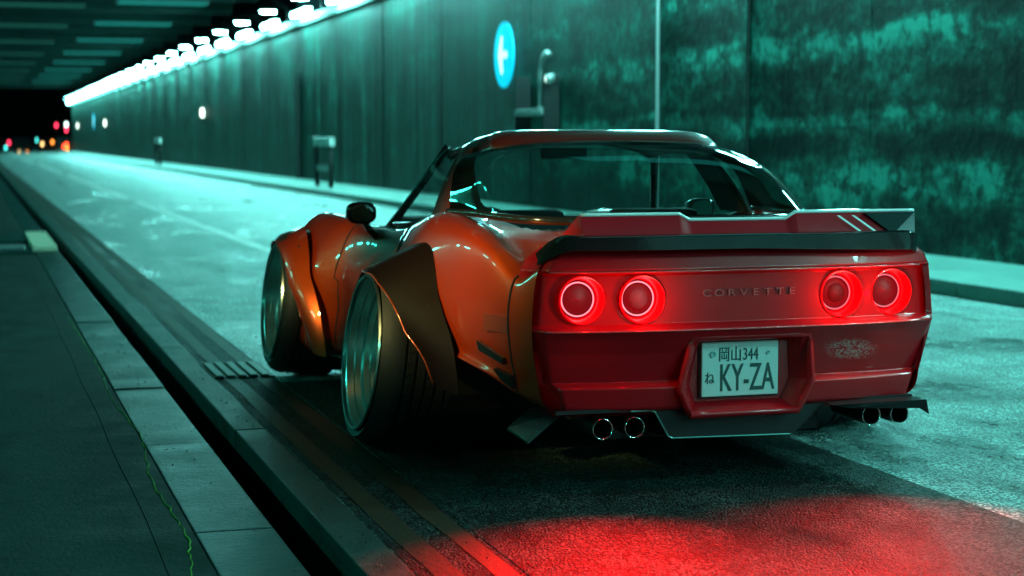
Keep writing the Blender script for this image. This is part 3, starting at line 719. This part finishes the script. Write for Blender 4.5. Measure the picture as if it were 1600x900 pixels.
# lamps
M['ring'] = m_emit('led_ring', (1., .22, .27), 1.6)
M['ring2'] = m_emit('led_ring_dim', (1., .16, .20), .9)
M['bezel'] = mat('lamp_red_wall', (.75, .002, .003), .25, coat=.3, spec=.3, emit=(1, .0, .006), es=.30)
M['lens'] = mat('lamp_lens', (.06, .0005, .0015), .5, coat=.0, emit=(.8, .0, .02), es=.10)
for i, lx in enumerate(LX):
    t = bpy.data.objects.new('tail_lamp', None); C.objects.link(t); t.parent = car
    yy = .022+.075*(abs(lx)/.75)**3; t.location = (lx, yy, LZ)
    B().lathe([(.0, LR+.004), (-.008, LR+.002), (-.009, LR-.003), (.012, LR-.008), (.058, .066)], 'y', 56).obj('bezel', M['bezel'], t, auto=40)
    B().lathe([(.058, .070), (.054, .066), (.046, .062), (.046, .055), (.058, .052)], 'y', 56).obj('lens_rim', M['lens'], t, smooth=True)
    q = B(); q.lathe([(.0455, .0625), (.0425, .0610), (.0425, .0585), (.0455, .0570)], 'y', 64); q.obj('led_ring', M['ring'] if i < 2 else M['ring2'], t, smooth=True)
    B().lathe([(.050, .056), (.040, .04), (.036, .0005)], 'y', 40).obj('lens', M['lens'], t, smooth=True)
    if i in (1, 2): B().lathe([(.040, .036), (.0345, .034), (.034, .0005)], 'y', 32).obj('reversing_lens', mat('reversing_lens', (.14, .09, .10) if i == 1 else (.05, .003, .005), .6, coat=0.), t, smooth=True)
# lettering
for k, ch in enumerate('CORVETTE'):
    x = -.158+k*.0475; text('badge_letter', ch, .036, (x+.016, .0245, .706), M['badge'] if 'badge' in M else M.setdefault('badge', mat('badge_red_metal', (.50, .10, .10), .4, metal=.2)), car, 1.45, 0, .003)
# black ducktail lip, wrapping round the corners
P = []
for k in range(61):
    u = -1+2*k/60; x = u*.752; ax = abs(u)
    drop = 0 if ax < .86 else ((ax-.86)/.14)**2
    yb = -.045+.075*ax**4 + .09*drop
    zt = .918-.085*drop*(1.25 if u < 0 else .35); zb = .864-.055*drop*(1.2 if u < 0 else .6)-.022*max(0, u)
    P.append([(x, yb+.10, zt+.0), (x, yb+.015, zt), (x, yb, zt-.006), (x, yb+.004, zb+.004), (x, yb+.02, zb), (x, yb+.14, zb-.004)])
B().grid(P).obj('ducktail_lip', M['trim'], car, auto=40)
B().grid([P[0], [(x, y+.001, z) for x, y, z in P[0][::-1]]])
# riser with stepped top line
prof = [(-.62, .905), (-.615, .985), (-.20, .985), (-.175, .962), (.175, .962), (.20, .985), (.64, .985), (.668, .985), (.645, .905)]
def seg(a, b_): return a+(np.array(b_)-a)
zt = lambda x: float(np.interp(x, [-.70, -.23, -.19, .185, .225, .70], [.985, .985, .964, .964, .987, .987]))
P = []
for x in sorted(set(list(np.linspace(-.60, .655, 80))+[-.23, -.19, .185, .225])):
    sl = .025 if True else 0
    P.append([(x, .035, .90), (x+(.0), .075, zt(x)-.004), (x, .080, zt(x)), (x, .10, zt(x)), (x, .30, .895)])
B().grid(P).obj('ducktail_riser', M['riser'], car, auto=30)
B().tube([(x, .078, zt(x)+.002) for x in sorted(set(list(np.linspace(-.60, .71, 60))+[-.23, -.19, .185, .225]))], .0065, 8).obj('riser_edge_highlight', M['pale_line'], car, smooth=True)  # white tube paints the highlight line along the riser edge
for nm, zz, yy0 in (('upper_crease', .790, -.012), ('lower_crease', .583, -.028)):
    B().tube([(half_w(zz)*u, yy0+.075*(abs(half_w(zz)*u)/.75)**3, zz) for u in np.linspace(-.97, .97, 50)], .0045, 8).obj(nm, M['bead'], car, smooth=True)
B().add([(.50, .033, .905), (.71, .072, .987), (.70, .05, .905), (.44, .073, .984)], [(0, 2, 1, 3)]) 
B().add([(.60, .028, .905), (.50, .062, .982), (.708, .066, .984), (.692, .034, .905), (.60, .04, .905), (.50, .078, .982), (.708, .082, .984), (.692, .05, .905)], [(0, 1, 2, 3), (4, 5, 6, 7), (0, 1, 5, 4), (1, 2, 6, 5), (2, 3, 7, 6), (3, 0, 4, 7)]).obj('riser_end', M['trim'], car)
for xx in (.38, .44): B().add([(xx, .052, .945+.03), (xx+.012, .052, .975), (xx+.10, .030, .912), (xx+.088, .030, .912)], [(0, 1, 2, 3)]).obj('riser_slit', M['pale_line'], car)
B().add([(-.60, .036, .90), (-.60, .08, .985), (-.60, .10, .985), (-.60, .30, .895)], [(0, 1, 2, 3)]).obj('riser_cap', M['riser'], car)

# diffuser and side winglets
poly = [(-.70, .292), (-.34, .292), (-.325, .285), (-.275, .196), (-.262, .190), (.20, .182), (.218, .188), (.345, .292), (.40, .297), (.70, .300), (.70, .305), (-.70, .305)]
B().prism(poly, .045, .060).obj('diffuser', M['carbon'], car)
B().add([(-.27, .045, .190), (.21, .045, .182), (.21, 1.0, .15), (-.27, 1.0, .15), (-.27, .05, .30), (.21, .05, .30), (.21, 1., .30), (-.27, 1., .30)], [(0, 1, 2, 3), (0, 4, 7, 3), (1, 5, 6, 2)]).obj('diffuser_tunnel', M['dark'], car)
M['edge'] = mat('diffuser_edge', (.25, .55, .50), .25, metal=.6, coat=.5)
B().tube([(-.42, .044, .293), (-.345, .044, .293), (-.328, .044, .286), (-.278, .044, .198), (-.263, .044, .190), (.20, .044, .182)], .0028, 6).obj('diffuser_edge', M['edge'], car)
B().add([(-.66, .03, .285), (-.845, .03, .262), (-.70, .215, .262), (-.60, .20, .282), (-.66, .03, .279), (-.845, .03, .256), (-.70, .215, .256), (-.60, .20, .276)], [(0, 1, 2, 3), (4, 5, 6, 7), (0, 1, 5, 4), (1, 2, 6, 5)])
B().add([(-.615, .215, .292), (-.848, -.176, .262), (-.872, .034, .262), (-.683, .359, .262)], [(0, 1, 2, 3)])
wg = B(); W4 = [(-.614, .215, .278), (-.848, -.10, .232), (-.885, .02, .262), (-.70, .33, .280)]
B().add(W4+[(x, y, z-.008) for x, y, z in W4], [(0, 1, 2, 3), (7, 6, 5, 4), (0, 4, 5, 1), (1, 5, 6, 2), (2, 6, 7, 3), (3, 7, 4, 0)]).obj('diffuser_winglet', M['winglet'], car)
W4 = [(.33, -.03, .292), (.715, -.035, .296), (.735, -.02, .240), (.70, -.015, .262), (.42, -.0, .272)]
B().add(W4+[(x, y+.012, z) for x, y, z in W4], [(0, 1, 2, 3, 4), (9, 8, 7, 6, 5)]+[(i, (i+1) % 5, 5+(i+1) % 5, 5+i) for i in range(5)]).obj('diffuser_winglet', M['carbon'], car)
B().add([(.33, -.03, .293), (.715, -.035, .297), (.70, .10, .300), (.35, .10, .298)], [(0, 1, 2, 3)]).obj('winglet_top', M['carbon'], car)
# exhaust tips
for xx in (-.528, -.408, .528, .645):
    t = bpy.data.objects.new('exhaust_tip', None); C.objects.link(t); t.parent = car; t.location = (xx, .04, .236)
    B().lathe([(.0, .0335), (-.004, .0355), (-.004, .0372), (0, .038), (.01, .038)], 'y', 40).obj('tip_edge', M['chrome'], t, smooth=True)
    B().lathe([(.002, .034), (.20, .03), (.20, .0005)], 'y', 32).obj('pipe_bore', M['slot'], t, smooth=True)
    B().lathe([(.01, .038), (.25, .036)], 'y', 32).obj('pipe', M['steel'], t, smooth=True)

# ---- greenhouse
NU = len(gbase); NV = 22
def gpt(i, v):
    a, c = gbase[i], gtop[i]; p = a+(c-a)*v; bul = math.sin(math.pi*v**1.3)*.052
    out = np.array([p[0]*1.3, -1. if abs(p[0]) < .5 else -.6, .7]); out = out/np.linalg.norm(out); return p+out*bul
def frit(i, v):
    u = -1+2*i/(NU-1); ax = abs(u)
    return (ax/.80)**8+(abs(v-.47)/.42)**8 > 1
g1, g2 = B(), B(); P = [[gpt(i, j/NV) for j in range(NV+1)] for i in range(NU)]
# finer grid by linear refinement
def fine(i, j): 
    i0 = min(int(i), NU-2); return gpt(i0, j)*(1-(i-i0))+gpt(i0+1, j)*(i-i0)
QI, QJ = 200, 70
G = [[fine(a*(NU-1)/QI, c/QJ) for c in range(QJ+1)] for a in range(QI+1)]
g1.grid(G); g1.obj('rear_glass', M['glass'], car, smooth=True)
g2.grid([[p*np.array([.995, 1, 1])+np.array([0, .006, -.004]) for p in r] for r in G])
k_ = []
for f in g2.F:
    a, c = divmod(f[0], QJ+1)
    u_ = (a+.5)/QI*2-1; v_ = (c+.5)/QJ
    if (abs(u_)/.765)**8+(abs(v_-.50)/.43)**8 > 1: k_.append(f)
g2.F = k_; g2.obj('glass_border', M['frit'], car, smooth=True)
B().tube([p+np.array([0, 0, .002]) for p in gbase], .016, 8).obj('glass_gasket', M['trim'], car, smooth=True)
# roof
def roofrow(u):
    ax = abs(u); row = []
    top = 1.295-.068*ax**2.2-.022*(max(0, ax-.8)/.2)**1.5
    wf = .505; wr = .545
    i = (u+1)/2*(NU-1); i0 = min(int(i), NU-2); e = gtop[i0]*(1-(i-i0))+gtop[i0+1]*(i-i0)
    prof = [(0., e[2], e[1]), (.04, e[2]+(top-e[2])*.30, e[1]+.03), (.14, e[2]+(top-e[2])*.72, e[1]+.09), (.3, top-.001, e[1]+.2), (.65, top, 1.9), (.9, top-.018, 2.14), (1., top-.040, 2.20-.05*ax**2)]
    for s, z, y_ in prof:
        w_ = abs(e[0])+(wf*ax*1.0-abs(e[0]))*min(1, max(0, (y_-1.45)/.7)); row.append((math.copysign(w_, u) if u else 0, y_, z))
    return [tuple(p) for p in crom(row, 5)]
g = B(); Pr = [roofrow(-1+2*k/60) for k in range(61)]; g.slab(Pr, (0, 0, -.018)); g.obj('roof', M['roofp'], car, auto=50)
rt = B(); rt.tube([Pr[0][k] for k in range(len(Pr[0]))], .012, 8); rt.obj('drip_rail', M['trim'], car, smooth=True)
rt = B(); rt.tube([Pr[-1][k] for k in range(len(Pr[0]))], .012, 8); rt.obj('drip_rail', M['trim'], car, smooth=True)
# windscreen, pillars
wsb = [(-.675, 2.56, .84), (-.50, 2.72, .845), (-.25, 2.80, .85), (0, 2.83, .852)]; wst = [(-.505, 2.14, 1.222), (-.38, 2.165, 1.24), (-.2, 2.19, 1.248), (0, 2.20, 1.250)]
wsb = [np.array(p) for p in wsb]; wst = [np.array(p) for p in wst]
wsb += [p*np.array([-1, 1, 1]) for p in wsb[-2::-1]]; wst += [p*np.array([-1, 1, 1]) for p in wst[-2::-1]]
B().grid([[wsb[i]+(wst[i]-wsb[i])*v for v in (0, .33, .66, 1)] for i in range(7)]).obj('windscreen', m_glass('windscreen_glass', (.92, .96, .95), 1.3), car, smooth=True)
for sd in (-1, 1):
    B().tube([(sd*.69, 2.60, .825), (sd*.67, 2.545, .865), (sd*.585, 2.33, 1.05), (sd*.515, 2.15, 1.215)], [.020, .021, .019, .018], 10).obj('front_pillar', M['trim'], car, smooth=True)
    # orange rear pillar: flat tapered blade
    n_ = 10; P = []
    for k in range(n_+1):
        v = k/n_; x = .708+(.548-.708)*v+.012*math.sin(math.pi*v); z = .925+(1.215-.925)*v; ya = 1.46+(1.62-1.46)*v; wd = .25-.07*v
        P.append([(sd*(x-.03), ya, z), (sd*x, ya+.008, z), (sd*(x+.004), ya+wd*.5, z), (sd*x, ya+wd-.008, z), (sd*(x-.03), ya+wd, z)])
    B().grid(P).obj('rear_pillar', M['paint'], car, auto=40)
    B().grid([[(r_[1][0]-sd*.002, r_[0][1]-.012, r_[0][2]), (r_[0][0]-sd*.006, r_[0][1]-.013, r_[0][2]), (r_[4][0]-sd*.006, r_[4][1]+.02, r_[4][2])] for r_ in P]).obj('pillar_lining', M['interior'], car)
    a = [(sd*.712, 1.62, .90), (sd*.70, 2.05, .87), (sd*.685, 2.54, .845)]; c = [(sd*.555, 1.73, 1.205), (sd*.535, 1.95, 1.215), (sd*.517, 2.14, 1.215)]
    a = [np.array(p) for p in a]; c = [np.array(p) for p in c]
    B().grid([[a[i]+(c[i]-a[i])*v+np.array([sd*.02*math.sin(math.pi*v), 0, 0]) for v in np.linspace(0, 1, 6)] for i in range(3)]).obj('side_glass', m_glass('side_glass', (.92, .96, .95), 1.3), car, smooth=True)
    B().tube([p for p in a], .010, 6).obj('sill_trim', M['trim'], car, smooth=True)
    # door mirror
    t = bpy.data.objects.new('door_mirror', None); C.objects.link(t); t.parent = car; t.location = (sd*.87, 2.42, .905); t.scale = (1.12, 1.1, 1.12)
    q = B(); V = []
    N1, N2 = 14, 9
    Pm = []
    for i in range(N2):
        v = i/(N2-1); rr = [.84, 1., 1.02, .98, .88, .70, .45, .2, .02][i]; yy_ = [-.035, -.03, -.01, .015, .04, .06, .075, .085, .088][i]
        Pm.append([( .062*rr*math.copysign(abs(math.cos(a))**.7, math.cos(a)), yy_, .046*rr*math.copysign(abs(math.sin(a))**.7, math.sin(a))) for a in np.linspace(0, 2*math.pi, 29)])
    q.grid(Pm); q.obj('mirror_shell', M['trim'], t, smooth=True)
    qg = B(); qq = Pm[0][:-1]; qg.add([(x*.93, yy_+.004, z*.93) for x, yy_, z in qq], [tuple(range(len(qq)))]); qg.obj('mirror_glass', mat('mirror_glass', (.5, .62, .6), .04, metal=1.), t)
    B().tube([(-sd*.02, .01, -.03), (-sd*.045, .03, -.075), (-sd*.10, .04, -.125)], [.018, .014, .02], 8).obj('mirror_stalk', M['trim'], t, smooth=True)
# interior
B().box(-.66, .66, .72, 2.75, .40, .50).obj('cabin_floor', M['interior'], car)
P = [[(x, .60, .86-.0*abs(x)), (x, .9, .86), (x, 1.45, .84), (x, 1.5, .5)] for x in np.linspace(-.6, .6, 5)]
B().grid(P).obj('cargo_deck', M['interior'], car)
for sd in (-1, 1):
    st = bpy.data.objects.new('seat', None); C.objects.link(st); st.parent = car; st.location = (sd*.32, 1.75, .5)
    B().box(-.22, .22, 0, .5, 0, .14, .04).obj('seat_base', M['interior'], st, smooth=True)
    q = B().box(-.21, .21, -.12, .0, .05, .44, .04).obj('seat_back', M['interior'], st, smooth=True)
    B().box(sd*.60-.03, sd*.60+.03, 1.5, 2.6, .45, .82, .02).obj('door_card', M['interior'], car)
B().box(-.62, .62, 2.40, 2.78, .68, .872, .03).obj('dashboard', M['interior'], car, smooth=True)
B().box(-.44, -.26, 2.34, 2.46, .83, .905, .025).obj('instrument_hood', M['interior'], car, smooth=True)
B().tube([(-.33+.17*math.cos(a), 2.22-.06*math.sin(a), .77+.155*math.sin(a)) for a in np.linspace(0, 2*math.pi, 33)[:-1]], .013, 8, closed=True).obj('steering_wheel', M['interior'], car, smooth=True)
B().box(-.115, .115, -.012, .012, -.027, .027, .012).obj('rear_view_mirror', M['dark'], car, smooth=True, loc=(.02, 2.06, 1.187))
# luminous point lights of the lamps: the red pools on the road
def spot(loc, tgt, col, power, size, blend, rad, name):
    l = bpy.data.lights.new(name, 'SPOT'); l.color = col; l.energy = power; l.spot_size = R(size); l.spot_blend = blend; l.shadow_soft_size = rad
    o = bpy.data.objects.new(name, l); C.objects.link(o); o.location = loc; d = Vector(tgt)-Vector(loc); o.rotation_euler = d.to_track_quat('-Z', 'Y').to_euler(); return o
spot((CX0-.50, CY0-.15, .69), (1.80, 4.62, 0), (1., .0, .002), 560, 80, 1., .05, 'left_tail_lamp_glow')
spot((CX0+.50, CY0-.15, .69), (2.78, 4.75, 0), (1., .008, .010), 270, 82, 1., .05, 'right_tail_lamp_glow')
for lx, e_ in zip(LX, (.6, 1.0, 1.5, 1.0)):   # the lamps' own red light on the panel round them
    l = bpy.data.lights.new('tail_lamp_glow', 'POINT'); l.color = (1., .0, .004); l.energy = e_; l.shadow_soft_size = .012
    o = bpy.data.objects.new('tail_lamp_glow', l); C.objects.link(o); o.location = (CX0+lx, CY0-.060, LZ-.004)
# unseen warm lamp added left of the car to light its side
t = thing('street_lamp', 'warm lamp added on the left pavement, out of the picture, to light the car side', 'street lamp', (-3.9, 4.95, 0))
B().tube([(0, 0, 0), (0, 0, 3.3), (.35, 0, 3.5)], [.06, .045, .04], 10).obj('post', M['steel'], t, smooth=True)
B().lathe([(.12, .02), (.10, .08), (0, .16)], 'z', 20).obj('lamp_shade', M['steel'], t, smooth=True, loc=(.45, 0, 3.38))
spot((-3.4, 4.9, 3.3), (1.92, 6.42, .93), (1., .86, .28), 2300, 15.5, 1., .15, 'added_warm_spot')
spot((-3.4, 5.0, 3.3), (1.74, 8.75, .76), (1., .86, .28), 1250, 10, 1., .15, 'added_warm_spot')
